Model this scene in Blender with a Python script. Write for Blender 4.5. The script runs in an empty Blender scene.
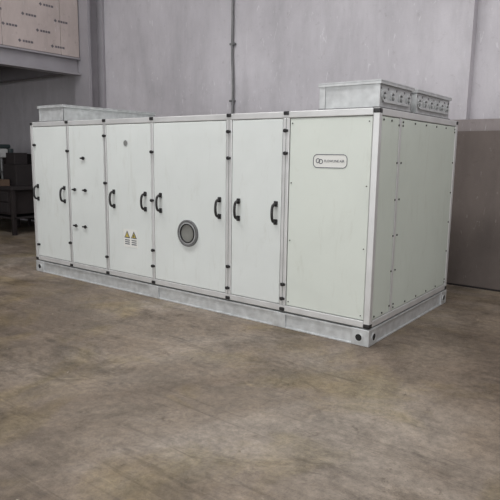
import bpy, bmesh, math, random
from mathutils import Matrix, Vector
random.seed(7)
sc=bpy.context.scene
sc.view_settings.view_transform='Standard'
COL=sc.collection

# ---------------------------------------------------------------- materials
def s2l(c): return tuple((x/255/12.92 if x/255<=0.04045 else ((x/255+0.055)/1.055)**2.4) for x in c)+(1,)
def mat(name,rgb,rough=0.5,metal=0.0,var=0.06,scale=6.0,bump=0.0,bscale=40,rvar=0.1,stretch=(1,1,1)):
    m=bpy.data.materials.new(name);m.use_nodes=True;n=m.node_tree.nodes;l=m.node_tree.links
    b=n['Principled BSDF'];b.inputs['Metallic'].default_value=metal
    tc=n.new('ShaderNodeTexCoord');mp=n.new('ShaderNodeMapping');mp.inputs['Scale'].default_value=stretch
    l.new(tc.outputs['Object'],mp.inputs['Vector'])
    no=n.new('ShaderNodeTexNoise');no.inputs['Scale'].default_value=scale;no.inputs['Detail'].default_value=6
    l.new(mp.outputs[0],no.inputs['Vector'])
    cr=n.new('ShaderNodeValToRGB');c=s2l(rgb)
    cr.color_ramp.elements[0].position=0.3;cr.color_ramp.elements[1].position=0.7
    cr.color_ramp.elements[0].color=tuple(max(0,x*(1-var)) for x in c[:3])+(1,)
    cr.color_ramp.elements[1].color=tuple(min(1,x*(1+var)) for x in c[:3])+(1,)
    l.new(no.outputs['Fac'],cr.inputs[0]);l.new(cr.outputs[0],b.inputs['Base Color'])
    mr=n.new('ShaderNodeMapRange');mr.inputs['To Min'].default_value=max(0.02,rough-rvar);mr.inputs['To Max'].default_value=min(1,rough+rvar)
    l.new(no.outputs['Fac'],mr.inputs['Value']);l.new(mr.outputs[0],b.inputs['Roughness'])
    return m

M_alu=mat('aluminium_profile',(212,213,213),0.42,0.35,0.08,5)
M_galv=mat('galvanised_steel',(198,201,202),0.45,0.35,0.14,14)
M_galvd=mat('galvanised_dark',(120,121,122),0.5,0.5,0.14,14)
M_black=mat('black_plastic',(34,33,34),0.4,0,0.1)
M_dark=mat('dark_gap',(30,29,29),0.8)
M_gasket=mat('gasket_grey',(120,122,120),0.7)
M_glass=mat('porthole_glass',(128,129,125),0.2,0,0.15,8)
M_yellow=mat('warning_yellow',(196,178,92),0.5)
M_label=mat('label_white',(222,223,219),0.5,0,0.02)
M_ink=mat('label_ink',(80,84,94),0.6)
M_pale=mat('print_ink_pale',(104,100,106),0.6)
M_paintg=mat('beam_grey_paint',(156,153,158),0.55,0,0.08,3)
M_under=mat('deck_underside',(120,117,121),0.7,0,0.1,3)
M_rust=mat('brown_steel',(40,34,34),0.65,0.2,0.25,8)
M_mach=mat('machine_green',(52,64,66),0.45,0,0.1)
M_machw=mat('machine_white',(200,202,202),0.45,0,0.05)
M_wood=mat('dark_wood',(36,31,32),0.7,0,0.2,6,stretch=(1,1,6))
M_bin=mat('bin_grey_blue',(84,84,92),0.55,0,0.1)
M_cart=mat('cardboard',(96,78,64),0.8,0,0.15)
M_chip=mat('debris_chips',(150,140,126),0.8,0,0.2,30)

def ramp(n,pts):
    cr=n.new('ShaderNodeValToRGB');e=cr.color_ramp.elements
    e[0].position=pts[0][0];e[0].color=pts[0][1];e[1].position=pts[-1][0];e[1].color=pts[-1][1]
    for p,c in pts[1:-1]:
        x=e.new(p);x.color=c
    return cr
def noise(n,l,vec,scale,detail=6,rough=0.55,dist=0):
    o=n.new('ShaderNodeTexNoise');o.inputs['Scale'].default_value=scale;o.inputs['Detail'].default_value=detail
    o.inputs['Roughness'].default_value=rough;o.inputs['Distortion'].default_value=dist
    l.new(vec,o.inputs['Vector']);return o
def mapping(n,l,v,scale=(1,1,1),rot=(0,0,0),loc=(0,0,0)):
    mp=n.new('ShaderNodeMapping');mp.inputs['Scale'].default_value=scale;mp.inputs['Rotation'].default_value=rot;mp.inputs['Location'].default_value=loc
    l.new(v,mp.inputs[0]);return mp.outputs[0]
def mix(n,l,fac,a,b,mode='MIX'):
    x=n.new('ShaderNodeMix');x.data_type='RGBA';x.blend_type=mode
    for s,v in ((x.inputs[0],fac),(x.inputs[6],a),(x.inputs[7],b)):
        if hasattr(v,'is_output'): l.new(v,s)
        else: s.default_value=v
    return x.outputs[2]

def panel_mat(name,rgb):
    """painted sheet with faint grime smudges"""
    m=bpy.data.materials.new(name);m.use_nodes=True;n=m.node_tree.nodes;l=m.node_tree.links;b=n['Principled BSDF']
    v=n.new('ShaderNodeTexCoord').outputs['Object']
    n1=noise(n,l,v,1.3,5,0.6,0.5);n2=noise(n,l,mapping(n,l,v,(5,5,1.1)),1.8,7,0.7,0.8);n3=noise(n,l,v,9,6,0.7)
    c=s2l(rgb)
    c1=ramp(n,[(0.3,tuple(x*0.95 for x in c[:3])+(1,)),(0.7,tuple(min(1,x*1.03) for x in c[:3])+(1,))]);l.new(n1.outputs['Fac'],c1.inputs[0])
    g=ramp(n,[(0.28,(0.89,0.88,0.86,1)),(0.45,(1,1,1,1))]);l.new(n2.outputs['Fac'],g.inputs[0])
    a=mix(n,l,0.8,c1.outputs[0],g.outputs[0],'MULTIPLY')
    g2=ramp(n,[(0.25,(0.85,0.84,0.8,1)),(0.36,(1,1,1,1))]);l.new(n3.outputs['Fac'],g2.inputs[0])
    a=mix(n,l,0.6,a,g2.outputs[0],'MULTIPLY')
    l.new(a,b.inputs['Base Color'])
    mr=n.new('ShaderNodeMapRange');mr.inputs['To Min'].default_value=0.3;mr.inputs['To Max'].default_value=0.46
    l.new(n3.outputs['Fac'],mr.inputs['Value']);l.new(mr.outputs[0],b.inputs['Roughness'])
    return m
M_panel=panel_mat('panel_white',(212,218,211))
M_side=panel_mat('panel_side',(209,218,209))
M_door=panel_mat('panel_door',(216,221,219))

def floor_mat():
    m=bpy.data.materials.new('dusty_concrete');m.use_nodes=True;n=m.node_tree.nodes;l=m.node_tree.links;b=n['Principled BSDF']
    v=n.new('ShaderNodeTexCoord').outputs['Object']
    n1=noise(n,l,v,0.45,8,0.62,0.7);n2=noise(n,l,v,2.2,10,0.78,0.6);n3=noise(n,l,v,22,6,0.8);n4=noise(n,l,v,1.0,7,0.6,1.0);n5=noise(n,l,v,80,3,0.7)
    n6=noise(n,l,mapping(n,l,v,(0.5,2.2,1),(0,0,0.5)),1.4,8,0.7,1.5);n7=noise(n,l,mapping(n,l,v,loc=(31,7,0)),0.9,10,0.78,0.8)
    n8=noise(n,l,mapping(n,l,v,(0.25,5,1),(0,0,-0.55)),1.6,8,0.75,0.9);n9=noise(n,l,mapping(n,l,v,(0.3,6,1),(0,0,0.95),(5,9,0)),1.3,8,0.75,0.8)
    n10=noise(n,l,mapping(n,l,v,loc=(3,17,0)),5,9,0.8,0.5)
    c1=ramp(n,[(0.38,s2l((104,92,80))),(0.5,s2l((125,113,100))),(0.62,s2l((147,137,126)))]);l.new(n1.outputs['Fac'],c1.inputs[0])
    c2=ramp(n,[(0.36,(0.68,0.68,0.67,1)),(0.5,(1,1,1,1)),(0.64,(1.25,1.24,1.22,1))]);l.new(n2.outputs['Fac'],c2.inputs[0])
    a=mix(n,l,1.0,c1.outputs[0],c2.outputs[0],'MULTIPLY')
    c3=ramp(n,[(0.36,(0.72,0.72,0.72,1)),(0.64,(1.25,1.25,1.25,1))]);l.new(n3.outputs['Fac'],c3.inputs[0])
    a=mix(n,l,0.85,a,c3.outputs[0],'MULTIPLY')
    f4=ramp(n,[(0.48,(0,0,0,1)),(0.62,(1,1,1,1))]);l.new(n4.outputs['Fac'],f4.inputs[0])
    a=mix(n,l,f4.outputs[0],a,mix(n,l,1.0,a,(0.97,0.945,0.77,1),'MULTIPLY'))
    f6=ramp(n,[(0.33,(0.62,0.61,0.61,1)),(0.44,(1,1,1,1)),(0.6,(1,1,1,1)),(0.72,(1.25,1.25,1.25,1))]);l.new(n6.outputs['Fac'],f6.inputs[0])
    a=mix(n,l,0.8,a,f6.outputs[0],'MULTIPLY')
    f7=ramp(n,[(0.40,(0.56,0.54,0.51,1)),(0.46,(1,1,1,1))]);l.new(n7.outputs['Fac'],f7.inputs[0])
    a=mix(n,l,0.65,a,f7.outputs[0],'MULTIPLY')
    for nn in(n8,n9):
        f=ramp(n,[(0.34,(0.68,0.67,0.66,1)),(0.43,(1,1,1,1)),(0.60,(1,1,1,1)),(0.68,(1.2,1.19,1.17,1))]);l.new(nn.outputs['Fac'],f.inputs[0])
        a=mix(n,l,0.8,a,f.outputs[0],'MULTIPLY')
    f=ramp(n,[(0.35,(0.52,0.5,0.46,1)),(0.40,(1,1,1,1)),(0.62,(1,1,1,1)),(0.67,(1.35,1.33,1.28,1))]);l.new(n10.outputs['Fac'],f.inputs[0])
    a=mix(n,l,0.8,a,f.outputs[0],'MULTIPLY')
    f5=ramp(n,[(0.3,(0.6,0.6,0.6,1)),(0.45,(1,1,1,1))]);l.new(n5.outputs['Fac'],f5.inputs[0])
    a=mix(n,l,0.7,a,f5.outputs[0],'MULTIPLY')
    l.new(a,b.inputs['Base Color'])
    mr=n.new('ShaderNodeMapRange');mr.inputs['To Min'].default_value=0.36;mr.inputs['To Max'].default_value=0.78
    l.new(n2.outputs['Fac'],mr.inputs['Value']);l.new(mr.outputs[0],b.inputs['Roughness'])
    bp=n.new('ShaderNodeBump');bp.inputs['Strength'].default_value=0.45;bp.inputs['Distance'].default_value=0.012
    l.new(n3.outputs['Fac'],bp.inputs['Height']);l.new(bp.outputs[0],b.inputs['Normal'])
    return m
def wall_mat(name,c_lo,c_hi,scuff=(215,213,218)):
    m=bpy.data.materials.new(name);m.use_nodes=True;n=m.node_tree.nodes;l=m.node_tree.links;b=n['Principled BSDF']
    v=n.new('ShaderNodeTexCoord').outputs['Object']
    n1=noise(n,l,v,0.5,6,0.6,0.5);n2=noise(n,l,mapping(n,l,v,(2.2,2.2,0.5)),1.6,9,0.75);n3=noise(n,l,v,40,5,0.75);n5=noise(n,l,mapping(n,l,v,loc=(9,3,5)),7,8,0.78,0.4)
    c1=ramp(n,[(0.35,s2l(c_lo)),(0.65,s2l(c_hi))]);l.new(n1.outputs['Fac'],c1.inputs[0])
    c2=ramp(n,[(0.32,(0.86,0.86,0.86,1)),(0.52,(1,1,1,1)),(0.7,(1.07,1.07,1.07,1))]);l.new(n2.outputs['Fac'],c2.inputs[0])
    a=mix(n,l,1.0,c1.outputs[0],c2.outputs[0],'MULTIPLY')
    f=ramp(n,[(0.36,(0.84,0.83,0.83,1)),(0.42,(1,1,1,1)),(0.62,(1,1,1,1)),(0.68,(1.08,1.08,1.08,1))]);l.new(n5.outputs['Fac'],f.inputs[0])
    a=mix(n,l,0.8,a,f.outputs[0],'MULTIPLY')
    n4=noise(n,l,mapping(n,l,v,(6,6,1.4),(0,0.5,0)),2.5,3,0.5,2.5);f=ramp(n,[(0.67,(0,0,0,1)),(0.71,(0.4,0.4,0.4,1))]);l.new(n4.outputs['Fac'],f.inputs[0])
    a=mix(n,l,f.outputs[0],a,s2l(scuff))
    l.new(a,b.inputs['Base Color']);b.inputs['Roughness'].default_value=0.85
    bp=n.new('ShaderNodeBump');bp.inputs['Strength'].default_value=0.3;bp.inputs['Distance'].default_value=0.01
    l.new(n3.outputs['Fac'],bp.inputs['Height']);l.new(bp.outputs[0],b.inputs['Normal'])
    return m
M_floor=floor_mat()
M_wall=wall_mat('plaster_wall',(178,175,180),(200,197,202),(226,225,228))
M_dado=wall_mat('rough_board',(98,90,86),(124,114,109),(150,143,138))
M_dado2=wall_mat('rough_board_top',(140,133,133),(158,150,149))
M_film=wall_mat('film_covered_panel',(178,166,163),(196,184,180))

# ---------------------------------------------------------------- mesh helpers
def add_box(bm,x0,x1,y0,y1,z0,z1):
    vs=[bm.verts.new((x,y,z)) for z in(z0,z1) for y in(y0,y1) for x in(x0,x1)]
    for f in((0,2,3,1),(4,5,7,6),(0,1,5,4),(2,6,7,3),(0,4,6,2),(1,3,7,5)): bm.faces.new([vs[i] for i in f])
def add_cyl(bm,c,r,d,axis='Z',seg=20,r2=None):
    rot={'Z':Matrix(),'X':Matrix.Rotation(math.pi/2,4,'Y'),'Y':Matrix.Rotation(math.pi/2,4,'X')}[axis]
    bmesh.ops.create_cone(bm,cap_ends=True,segments=seg,radius1=r,radius2=r if r2 is None else r2,depth=d,matrix=Matrix.Translation(c)@rot)
def add_ring(bm,c,ro,ri,d,axis='Y',seg=36):
    a={'Y':lambda r,t,h:(c[0]+r*math.cos(t),c[1]+h,c[2]+r*math.sin(t)),'X':lambda r,t,h:(c[0]+h,c[1]+r*math.cos(t),c[2]+r*math.sin(t)),'Z':lambda r,t,h:(c[0]+r*math.cos(t),c[1]+r*math.sin(t),c[2]+h)}[axis]
    L=[]
    for r,h in((ro,-d/2),(ro,d/2),(ri,d/2),(ri,-d/2)): L.append([bm.verts.new(a(r,2*math.pi*i/seg,h)) for i in range(seg)])
    for k in range(4):
        A=L[k];B=L[(k+1)%4]
        for i in range(seg): bm.faces.new((A[i],A[(i+1)%seg],B[(i+1)%seg],B[i]))
def empty(name,loc=(0,0,0)):
    e=bpy.data.objects.new(name,None);e.location=loc;COL.objects.link(e);e.empty_display_size=0.2;return e
def obj(name,fn,m,parent=None,bevel=0.0,smooth=False):
    bm=bmesh.new();fn(bm);bmesh.ops.recalc_face_normals(bm,faces=bm.faces[:])
    me=bpy.data.meshes.new(name);bm.to_mesh(me);bm.free();me.materials.append(m)
    o=bpy.data.objects.new(name,me);COL.objects.link(o)
    if parent: o.parent=parent
    if smooth:
        for p in me.polygons:p.use_smooth=True
        me.set_sharp_from_angle(angle=math.radians(40))
    if bevel>0:
        b=o.modifiers.new('bevel','BEVEL');b.width=bevel;b.segments=2;b.limit_method='ANGLE'
    return o
def boxes(name,lst,m,parent=None,bevel=0.0):
    return obj(name,lambda bm:[add_box(bm,*b) for b in lst],m,parent,bevel)
def curve(name,pts,r,m,parent=None,cyclic=False,res=4,kind='POLY'):
    cu=bpy.data.curves.new(name,'CURVE');cu.dimensions='3D';cu.bevel_depth=r;cu.bevel_resolution=res;cu.use_fill_caps=True
    s=cu.splines.new(kind);s.points.add(len(pts)-1)
    for i,p in enumerate(pts): s.points[i].co=(*p,1)
    s.use_cyclic_u=cyclic
    if kind=='NURBS': s.order_u=3;s.use_endpoint_u=not cyclic
    cu.materials.append(m);o=bpy.data.objects.new(name,cu);COL.objects.link(o)
    if parent:o.parent=parent
    return o
def text(name,body,size,loc,rot,m,parent,ax='CENTER'):
    t=bpy.data.curves.new(name,'FONT');t.body=body;t.size=size;t.align_x=ax;t.align_y='CENTER';t.extrude=0.0004
    t.materials.append(m);o=bpy.data.objects.new(name,t);o.location=loc;o.rotation_euler=rot;COL.objects.link(o);o.parent=parent;return o

# ---------------------------------------------------------------- room shell
XL,XR,YF,YB,ZC=-13.0,8.0,-11.0,3.0,6.6
boxes('floor',[(XL-0.3,XR+0.3,YF-0.3,YB+0.5,-0.2,0)],M_floor)
boxes('wall_back',[(XL,-0.27,YB,YB+0.3,0,ZC),(-0.27,XR,YB+0.14,YB+0.3,0,ZC)],M_wall)
boxes('wall_left',[(XL-0.2,XL,YF,YB+0.3,0,ZC)],M_wall)
boxes('wall_right',[(XR,XR+0.2,YF,YB+0.3,0,ZC)],M_wall)
boxes('wall_front',[(XL,-5,YF-0.2,YF,0,ZC),(5,XR,YF-0.2,YF,0,ZC),(-5,5,YF-0.2,YF,4.6,ZC)],M_wall)
boxes('ceiling',[(XL,XR,YF,YB+0.3,ZC,ZC+0.2)],M_paintg)

# steel column on back wall (left)
col=empty('steel_column',(-7.2,2.8,0))
def C(name,l,m,b=0.004): return boxes(name,[(a+7.2,b_+7.2,c-2.8,d-2.8,e,f) for a,b_,c,d,e,f in l],m,col,b)
C('web',[(-7.24,-7.12,2.68,2.995,0.02,ZC-0.01)],M_paintg)
C('flanges',[(-7.40,-6.96,2.62,2.68,0.02,ZC-0.01),(-7.40,-6.96,2.94,2.995,0.02,ZC-0.01)],M_paintg)
C('base_plate',[(-7.45,-6.9,2.55,2.995,0,0.02)],M_paintg)

# mezzanine: edge beam along Y, fascia clad with film covered panels, deck
mz=empty('mezzanine',(-7.2,0,3))
def Z(name,l,m,b=0.004): return boxes(name,[(a+7.2,b_+7.2,c,d,e-3,f-3) for a,b_,c,d,e,f in l],m,mz,b)
Z('edge_beam_web',[(-7.30,-7.27,YF+0.02,2.61,2.98,3.22)],M_paintg)
Z('edge_beam_flanges',[(-7.40,-7.18,YF+0.02,2.61,2.95,2.98),(-7.40,-7.18,YF+0.02,2.61,3.22,3.25)],M_paintg)
Z('deck',[(XL+0.01,-7.22,YF+0.02,2.98,3.25,3.33)],M_under)
Z('joists',[(XL+0.01,-7.41,y,y+0.12,3.0,3.25) for y in (-8,-6,-4,-2,-0.2,1.2,2.5)],M_under)
ys=[YF+0.02+i*1.1 for i in range(13)]
Z('fascia_panels',[(-7.26,-7.20,a,min(a+1.092,2.6),3.26,4.6) for a in ys if a<2.6],M_film,0.006)
def marks(bm):
    for i in range(9):
        for k in range(6):
            y=-2.3+0.62*i+(0.3 if k%2 else 0)+0.04*k;z=0.38+0.22*k
            if y>2.3: continue
            bmesh.ops.create_cone(bm,cap_ends=True,segments=4,radius1=0.03,radius2=0.03,depth=0.002,matrix=Matrix.Translation((0.0015,y,z))@Matrix.Rotation(math.pi/2,4,'Y'))
            xx=y+0.055
            for w in (0.036,0.04,0.034,0.046):
                add_box(bm,0.0005,0.0025,xx,xx+w,z-0.018,z+0.018);xx+=w+0.012
obj('film_print',marks,M_pale,mz)

# conduit on the wall
cd=empty('wall_conduit',(-3.86,2.96,0))
curve('pipe',[(0.0,0,0.05),(0.0,0,1.9),(0.02,0,2.6),(-0.015,0,3.1),(0.0,0,3.7),(-0.01,0,4.4),(0,0,ZC-0.01)],0.018,M_galvd,cd,kind='NURBS')
boxes('clips',[(-0.045,0.045,-0.025,0.038,z,z+0.03) for z in (0.8,2.35,3.2,4.4,5.6)],M_galvd,cd,0.003)

# ---------------------------------------------------------------- air handling unit
L,W,H=4.73,1.874,1.90
ahu=empty('air_handling_unit',(0,0,0))
ZB=0.155   # top of base
boxes('base_frame_channel',[
 (-L,0,0.012,0.03,0,ZB-0.015),(-L,0,W-0.03,W-0.012,0,ZB-0.015),(-0.03,-0.012,0,W,0,ZB-0.015),(-L+0.012,-L+0.03,0,W,0,ZB-0.015),
 (-L,0,0,0.06,ZB-0.03,ZB-0.015),(-L,0,W-0.06,W,ZB-0.03,ZB-0.015),(-0.06,0,0,W,ZB-0.0295,ZB-0.0145),(-L,-L+0.06,0,W,ZB-0.0295,ZB-0.0145),
 (-L,0,0,0.06,0,0.012),(-L,0,W-0.06,W,0,0.012),(-0.06,0,0,W,0,0.0125),(-L,-L+0.06,0,W,0,0.0125)],M_galv,ahu,0.002)
boxes('base_corner_blocks',[(a,a+0.16,b,b+0.16,0,ZB-0.012) for a in(-L-0.004,-0.156) for b in(-0.004,W-0.156)],M_galv,ahu,0.006)
boxes('base_splice_plates',[(x-0.07,x+0.07,-0.003,0.01,0.004,ZB-0.02) for x in(-2.51,-0.88)],M_galv,ahu,0.003)
def lift(bm):
    for x in(-L+0.085,-0.085):
        add_cyl(bm,(x,-0.005,0.07),0.03,0.006,'Y',24);add_cyl(bm,(x,W+0.005,0.07),0.03,0.006,'Y',24)
    for y in(0.085,W-0.085):
        add_cyl(bm,(0.005,y,0.07),0.03,0.006,'X',24);add_cyl(bm,(-L-0.005,y,0.07),0.03,0.006,'X',24)
obj('lifting_holes',lift,M_dark,ahu)
def liftr(bm):
    for x in(-L+0.085,-0.085): add_ring(bm,(x,-0.006,0.07),0.038,0.029,0.008,'Y',24)
    for y in(0.085,W-0.085): add_ring(bm,(0.006,y,0.07),0.038,0.029,0.008,'X',24)
obj('lifting_hole_rims',liftr,M_galv,ahu)
boxes('body_core',[(-L+0.03,-0.03,0.03,W-0.03,ZB-0.015,H-0.015)],M_gasket,ahu)
P=0.055
posts=[]
for x in(-L,-P):
    for y in(0,W-P): posts.append((x,x+P,y,y+P,ZB,H))
boxes('corner_posts',posts,M_alu,ahu,0.008)
boxes('long_rails',[(-L+P,-P,y,y+P,z,z+P) for y in(0,W-P) for z in(ZB,H-P)],M_alu,ahu,0.006)
boxes('end_rails',[(x,x+P,P,W-P,z,z+P) for x in(-L,-P) for z in(ZB,H-P)],M_alu,ahu,0.006)
mull=[(-3.96,0.045),(-3.27,0.05),(-2.51,0.035),(-1.48,0.065),(-0.85,0.065)]
boxes('mullions',[(x-w/2,x+w/2,0.001,0.05,ZB+P,H-P) for x,w in mull],M_alu,ahu,0.004)
boxes('mullion_centre_lines',[(x-0.002,x+0.002,-0.001,0.01,ZB+P,H-P) for x,w in mull if w>0.04],M_gasket,ahu)
edges=[(-L+P,-3.96-.0225),(-3.96+.0225,-3.27-.025),(-3.27+.025,-2.51-.0175),(-2.51+.0175,-1.48-.0325),(-1.48+.0325,-0.85-.0325),(-0.85+.0325,-P)]
g=0.005
for i,(a,b) in enumerate(edges):
    boxes('front_panel_%d'%(i+1),[(a+g,b-g,0.004 if i!=5 else 0.01,0.04,ZB+P+g,H-P-g)],M_door if i!=5 else M_panel,ahu,0.004)
for x0,x1,nm in((-0.04,-0.006,'right'),(-L+0.006,-L+0.04,'left')):
    boxes('end_panels_'+nm,[(x0,x1,P+g,0.40-g,ZB+P+g,H-P-g),(x0,x1,0.44+g,W-P-g,ZB+P+g,H-P-g)],M_side,ahu,0.004)
boxes('end_mullions',[(-0.04,-0.003,0.40,0.44,ZB+P,H-P),(-L+0.003,-L+0.04,0.40,0.44,ZB+P,H-P)],M_alu,ahu,0.003)
boxes('rear_panels',[(a+g,b-g,W-0.04,W-0.005,ZB+P+g,H-P-g) for a,b in edges],M_panel,ahu,0.004)
boxes('roof_panels',[(a-0.01,b+0.01,P,W-P,H-0.03,H-0.006) for a,b in edges],M_panel,ahu,0.004)
cb=[]
for x in(-L-0.003,-P-0.001):
    for y in(-0.003,W-P-0.001):
        for z in(ZB-0.005,H-P+0.012): cb.append((x,x+P+0.004,y,y+P+0.004,z,z+P-0.012))
boxes('corner_caps',cb,M_black,ahu,0.012)
def tj(bm):
    for x,w in mull:
        for z in(H-0.012,ZB+0.02): add_box(bm,x-0.026,x+0.026,-0.010,0.02,z-0.018,z+0.014)
obj('rail_joint_caps',tj,M_black,ahu,0.006)
def hinge(bm,x,z):
    add_cyl(bm,(x,-0.010,z),0.016,0.026,'Y',14);add_box(bm,x-0.025,x+0.025,-0.010,0.003,z-0.011,z+0.011)
hz=[(-4.64,(1.62,0.36)),(-3.96,(1.55,0.45)),(-3.27,(1.72,1.2,0.36)),(-2.51,(1.55,1.05,0.52,0.35)),(-1.48,(1.74,1.5,0.48,0.27)),(-0.85,(1.74,1.55,0.40,0.27))]
def hg(bm):
    for x,zs in hz:
        for z in zs: hinge(bm,x+random.uniform(-0.005,0.005),z)
obj('hinges_and_latches',hg,M_black,ahu,0.003)
def nl(bm):
    for x,z in((-3.66,1.47),(-3.64,1.10),(-3.66,0.67),(-3.84,1.10),(-3.84,0.67)):
        add_cyl(bm,(x,-0.006,z),0.019,0.018,'Y',16);add_box(bm,x-0.045,x+0.035,-0.018,-0.01,z-0.009,z+0.009)
obj('filter_section_latches',nl,M_black,ahu,0.003)
def handle(i,x,z):
    h=0.08
    pts=[(x,0.002,z-h),(x,-0.035,z-h),(x,-0.055,z-h+0.025),(x,-0.062,z),(x,-0.055,z+h-0.025),(x,-0.035,z+h),(x,0.002,z+h)]
    curve('handle_%d'%i,pts,0.0125,M_black,ahu,kind='NURBS')
    boxes('handle_plates_%d'%i,[(x-0.02,x+0.02,-0.008,0.004,z-h-0.025,z-h+0.025),(x-0.02,x+0.02,-0.008,0.004,z+h-0.025,z+h+0.025)],M_black,ahu,0.005)
for i,x in enumerate((-4.61,-4.05,-3.13,-2.62,-2.39,-1.59,-1.36,-0.94)): handle(i+1,x,1.03)
obj('porthole_outer_ring',lambda bm:add_ring(bm,(-2.0,-0.006,0.75),0.135,0.112,0.024),M_galvd,ahu,0.003,True)
obj('porthole_inner_ring',lambda bm:add_ring(bm,(-2.0,-0.004,0.75),0.114,0.096,0.02),M_galv,ahu,0.003,True)
obj('porthole_rubber',lambda bm:add_ring(bm,(-2.0,-0.008,0.75),0.098,0.088,0.03),M_black,ahu,0.002,True)
obj('porthole_glass',lambda bm:add_cyl(bm,(-2.0,-0.004,0.75),0.09,0.012,'Y',36),M_glass,ahu)
obj('round_badge_ring',lambda bm:add_ring(bm,(-2.92,0.003,1.64),0.036,0.03,0.006),M_galv,ahu)
obj('round_badge',lambda bm:add_cyl(bm,(-2.92,0.003,1.64),0.03,0.005,'Y',24),M_gasket,ahu)
boxes('warning_sticker',[(-2.985,-2.755,0.002,0.005,0.51,0.71)],M_label,ahu)
def tri(bm,x,z,r,y):
    vs=[bm.verts.new((x+r*math.sin(k*2*math.pi/3),yy,z+r*math.cos(k*2*math.pi/3))) for yy in(y,y+0.0015) for k in range(3)]
    bm.faces.new(vs[:3]);bm.faces.new(vs[3:][::-1])
    for k in range(3): bm.faces.new((vs[k],vs[(k+1)%3],vs[3+(k+1)%3],vs[3+k]))
obj('warning_triangle_borders',lambda bm:[tri(bm,x,0.64,0.054,0.0005) for x in(-2.925,-2.815)],M_ink,ahu)
obj('warning_triangles',lambda bm:[tri(bm,x,0.64,0.034,-0.001) for x in(-2.925,-2.815)],M_yellow,ahu)
RF=(math.pi/2,0,0)
text('warning_mark','!',0.05,(-2.925,-0.002,0.642),RF,M_black,ahu)
def bolt(bm):
    pts=[(0.006,0.028),(-0.012,-0.002),(-0.001,-0.002),(-0.008,-0.026),(0.012,0.006),(0.001,0.006)]
    bm.faces.new([bm.verts.new((-2.815+a,-0.0025,0.64+b)) for a,b in pts])
obj('warning_bolt',bolt,M_black,ahu)
boxes('warning_small_print',[(x,x+0.078,0.0005,0.003,0.585-k*0.022,0.595-k*0.022) for k in range(3) for x in(-2.962,-2.852)],M_ink,ahu)
x0,x1,z0,z1=-0.575,-0.265,1.437,1.543;r=0.035;pts=[]
for cx,cz,a0 in((x1-r,z1-r,0),(x0+r,z1-r,90),(x0+r,z0+r,180),(x1-r,z0+r,270)):
    for k in range(7):
        t=math.radians(a0+15*k);pts.append((cx+r*math.cos(t),0.008,cz+r*math.sin(t)))
curve('nameplate_outline',pts,0.0028,M_ink,ahu,cyclic=True,res=2)
def npf(bm): bm.faces.new([bm.verts.new((a,0.0085,c)) for a,b,c in pts])
obj('nameplate_face',npf,M_label,ahu)
obj('nameplate_mark',lambda bm:(add_ring(bm,(-0.532,0.008,1.492),0.02,0.014,0.003,'Y',20),add_ring(bm,(-0.505,0.008,1.486),0.02,0.014,0.003,'Y',20)),M_ink,ahu)
text('nameplate_text','FLOWLINE AIR',0.028,(-0.38,0.006,1.490),RF,M_ink,ahu)
def scr(bm):
    y0,y1=0.47,W-P-0.03;nz=5
    for y in(0.385,y0,y1):
        for k in range(nz+1): add_cyl(bm,(-0.004,y,ZB+P+0.06+k*(H-2*P-ZB-0.12)/nz),0.008,0.008,'X',10)
    for k in range(6):
        for z in(ZB+P+0.03,H-P-0.03): add_cyl(bm,(-0.004,y0+k*(y1-y0)/5,z),0.008,0.008,'X',10)
    for z in(ZB+P+0.03,H-P-0.03): add_cyl(bm,(-0.004,0.09,z),0.008,0.008,'X',10);add_cyl(bm,(-0.004,0.24,z),0.008,0.008,'X',10)
    for z in(0.25,0.8,1.3,1.8):
        add_cyl(bm,(-0.085,0.008,z),0.005,0.008,'Y',10);add_cyl(bm,(-0.79,0.008,z),0.005,0.008,'Y',10)
obj('panel_screws',scr,M_black,ahu)

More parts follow.
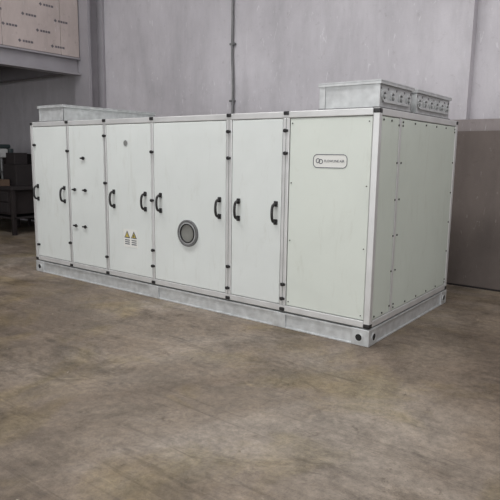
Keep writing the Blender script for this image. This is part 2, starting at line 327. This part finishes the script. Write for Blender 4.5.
def damper(name,x0,x1,y0,y1,z1,gears=True):
    e=empty(name,(x0,y0,H))
    w,d,h=x1-x0,y1-y0,z1-H;t=0.012;f=0.03
    boxes('frame_walls',[(0.006,w-0.006,0.006,t+0.006,0,h),(0.006,w-0.006,d-t-0.006,d-0.006,0,h),(0.006,0.006+t,0,d,0,h-0.001),(w-t-0.006,w-0.006,0,d,0,h-0.001)],M_galv,e,0.002)
    boxes('top_flange',[(-0.012,w+0.012,-0.012,f,h-0.004,h+0.008),(-0.012,w+0.012,d-f,d+0.012,h-0.004,h+0.008),(-0.012,f,f,d-f,h-0.004,h+0.008),(w-f,w+0.012,f,d-f,h-0.004,h+0.008),
      (-0.012,w+0.012,-0.012,-0.008,h-0.022,h),(w+0.008,w+0.012,-0.008,d+0.012,h-0.022,h)],M_galv,e,0.001)
    boxes('bottom_flange',[(-0.008,w+0.008,-0.008,f,0,0.008),(-0.008,w+0.008,d-f,d+0.008,0,0.008),(-0.008,f,f,d-f,0,0.008),(w-f,w+0.008,f,d-f,0,0.008)],M_galvd,e,0.001)
    n=max(3,int(d/0.14))
    boxes('blades',[(0.03,w-0.03,d*(k+0.5)/n-0.06,d*(k+0.5)/n+0.055,h*0.45,h*0.45+0.008) for k in range(n)],M_galvd,e,0.001)
    if gears:
        def gr(bm):
            for k in range(n):
                y=d*(k+0.5)/n;add_ring(bm,(w+0.0,y,h*0.47),0.044,0.032,0.01,'X',20);add_cyl(bm,(w+0.002,y,h*0.47),0.013,0.03,'X',12)
        obj('blade_gears',gr,M_galv,e,0,True)
        def ho(bm):
            for k in range(n): add_cyl(bm,(w-0.005,d*(k+0.5)/n,h*0.47),0.032,0.003,'X',16)
            for k in range(n+1): add_cyl(bm,(w-0.005,min(max(d*k/n,0.03),d-0.03),h*0.75),0.010,0.003,'X',10)
        obj('gear_openings',ho,M_galvd,e)
        boxes('linkage_bar',[(w+0.006,w+0.012,0.06,d-0.06,h*0.22,h*0.22+0.02)],M_galv,e,0.001)
        boxes('corner_brackets',[(-0.002,0.05,-0.003,0.006,0.01,h-0.02),(w-0.055,w+0.0,-0.003,0.006,0.01,h-0.02)],M_galv,e,0.001)
    return e
damper('air_damper',-0.54,-0.015,0.02,0.66,2.10)
damper('air_damper',-0.54,-0.015,0.76,1.62,2.10)
damper('duct_collar',-4.55,-4.05,0.02,1.50,2.085,False)

# ---------------------------------------------------------------- leaning boards on the right
lb=empty('stacked_boards',(-0.9,2.8,0))
def board(name,x0,x1,y0,t,h,lean,m):
    o=boxes(name,[(0,x1-x0,0,t,0,h)],m,lb,0.005);o.location=(x0+0.9,y0-2.8,0.02);o.rotation_euler=(-lean,0,0);return o
board('board_front',-0.95,2.6,2.78,0.03,1.83,0.045,M_dado)
board('board_rear',-1.0,2.7,2.86,0.03,1.97,0.045,M_dado2)
boxes('floor_batten',[(0,3.4,-0.02,0.12,0,0.02)],M_wood,lb)

# ---------------------------------------------------------------- workshop corner (left)
wb=empty('workbench',(-8.6,1.5,0))
boxes('bench_top',[(-1.4,0.75,0,0.8,0.84,0.9)],M_wood,wb,0.005)
boxes('legs',[(x,x+0.07,y,y+0.07,0,0.84) for x in(-1.38,-0.4,0.65) for y in(0.02,0.7)],M_rust,wb,0.004)
boxes('lower_shelf',[(-1.38,0.72,0.03,0.77,0.3,0.33)],M_wood,wb,0.003)
boxes('drawer_unit',[(-0.33,0.62,0.02,0.7,0.38,0.84)],M_rust,wb,0.005)
boxes('drawer_fronts',[(-0.31+k*0.31,-0.02+k*0.31,0.0,0.02,0.42+j*0.2,0.6+j*0.2) for k in range(3) for j in range(2)],M_wood,wb,0.006)
boxes('back_board',[(-1.4,0.75,0.76,0.8,0.9,1.5)],M_rust,wb,0.004)
boxes('shelf_boxes',[(-1.2,-0.9,0.1,0.6,0.33,0.62),(-0.8,-0.5,0.1,0.6,0.33,0.7)],M_bin,wb,0.006)
boxes('tool_boxes',[(0.05,0.5,0.25,0.6,0.9,1.3),(0.12,0.42,0.28,0.55,1.3,1.52),(-0.75,-0.45,0.4,0.65,0.9,1.22)],M_wood,wb,0.01)
boxes('cartons',[(-0.5,-0.2,0.08,0.3,0.9,1.08),(0.1,0.35,0.04,0.2,0.9,1.02)],M_cart,wb,0.004)
dp=empty('bench_drill_press',(-8.85,1.8,0.9))
boxes('base',[(-0.15,0.15,-0.2,0.2,0,0.03)],M_mach,dp,0.008)
obj('column',lambda bm:add_cyl(bm,(0,0.1,0.36),0.03,0.7,'Z',16),M_galvd,dp,0,True)
boxes('head',[(-0.09,0.09,-0.18,0.2,0.52,0.70)],M_machw,dp,0.03)
boxes('belt_cover',[(-0.1,0.1,-0.2,0.26,0.70,0.78)],M_mach,dp,0.03)
obj('motor',lambda bm:add_cyl(bm,(0,0.28,0.6),0.07,0.2,'Z',20),M_mach,dp,0,True)
obj('chuck',lambda bm:add_cyl(bm,(0,-0.1,0.45),0.025,0.14,'Z',14,0.018),M_galvd,dp,0,True)
boxes('table',[(-0.12,0.12,-0.22,0.1,0.24,0.265)],M_galvd,dp,0.004)
curve('feed_lever',[(0.09,-0.06,0.58),(0.16,-0.06,0.58),(0.22,-0.1,0.68)],0.01,M_black,dp)
sr=empty('storage_rack',(-9.8,2.45,0))
boxes('uprights',[(x,x+0.05,y,y+0.05,0,1.5) for x in(-0.9,0.85,2.2) for y in(0,0.4)],M_rust,sr,0.003)
boxes('shelves',[(-0.9,2.25,0,0.45,z,z+0.03) for z in(0.15,0.6,1.05,1.47)],M_rust,sr,0.003)
def stuff(bm):
    x=-0.82
    while x<2.0:
        for z in(0.18,0.63,1.08):
            w=random.uniform(0.15,0.26);h=random.uniform(0.2,0.38);add_box(bm,x,x+w,0.05,0.38,z,z+h)
        x+=0.3
obj('stored_boxes',stuff,M_wood,sr,0.008)

def deb(bm):
    for _ in range(45):
        x=random.uniform(-5,3);y=random.uniform(-3.8,-0.25);s=random.uniform(0.003,0.009)
        m=Matrix.Translation((x,y,s*0.4))@Matrix.Rotation(random.random()*6,4,'Z')@Matrix.Diagonal((s*random.uniform(1,2.5),s,s*0.8,1))
        bmesh.ops.create_icosphere(bm,subdivisions=1,radius=0.7,matrix=m)
obj('floor_debris',deb,M_chip,None)

# ---------------------------------------------------------------- lights
w=bpy.data.worlds.new('world');sc.world=w;w.use_nodes=True
w.node_tree.nodes['Background'].inputs[0].default_value=(0.9,0.94,1,1);w.node_tree.nodes['Background'].inputs[1].default_value=1.0
def area(name,loc,rot,sx,sy,e,c):
    l=bpy.data.lights.new(name,'AREA');l.shape='RECTANGLE';l.size=sx;l.size_y=sy;l.energy=e;l.color=c
    o=bpy.data.objects.new(name,l);o.location=loc;o.rotation_euler=rot;COL.objects.link(o)
area('added_front_fill',(0,YF+0.05,2.4),(math.pi/2,0,0),9.6,4.2,440,(1.0,1.0,0.985))  # added soft fill set in the unseen front opening behind the camera
area('added_ceiling_fill',(-3,-2.2,ZC-0.05),(0,0,0),6,1.5,290,(1.0,0.99,0.985))  # invented ceiling fill in front of the unit, no skylight modelled
area('added_ceiling_fill.001',(3.5,-0.8,ZC-0.05),(0,0,0),3,3,220,(1.0,0.985,0.97))  # added overhead fill for the right side, stands for no known lamp
area('added_ceiling_fill.002',(-9,-5,ZC-0.05),(0,0,0),3,2,60,(1.0,0.97,0.98))  # weak made-up fill under the ceiling at the left

# ---------------------------------------------------------------- camera
cam=bpy.data.cameras.new('camera');co=bpy.data.objects.new('camera',cam);COL.objects.link(co)
cam.sensor_width=36;cam.lens=564.42/500*36;cam.clip_end=100
Rm=Matrix.Rotation(0.6501,3,'Z')@Matrix.Rotation(math.pi/2-0.1655,3,'X')@Matrix.Rotation(0.0138,3,'Z')
co.matrix_world=Matrix.Translation((1.8885,-4.0864,1.525))@Rm.to_4x4()
sc.camera=co
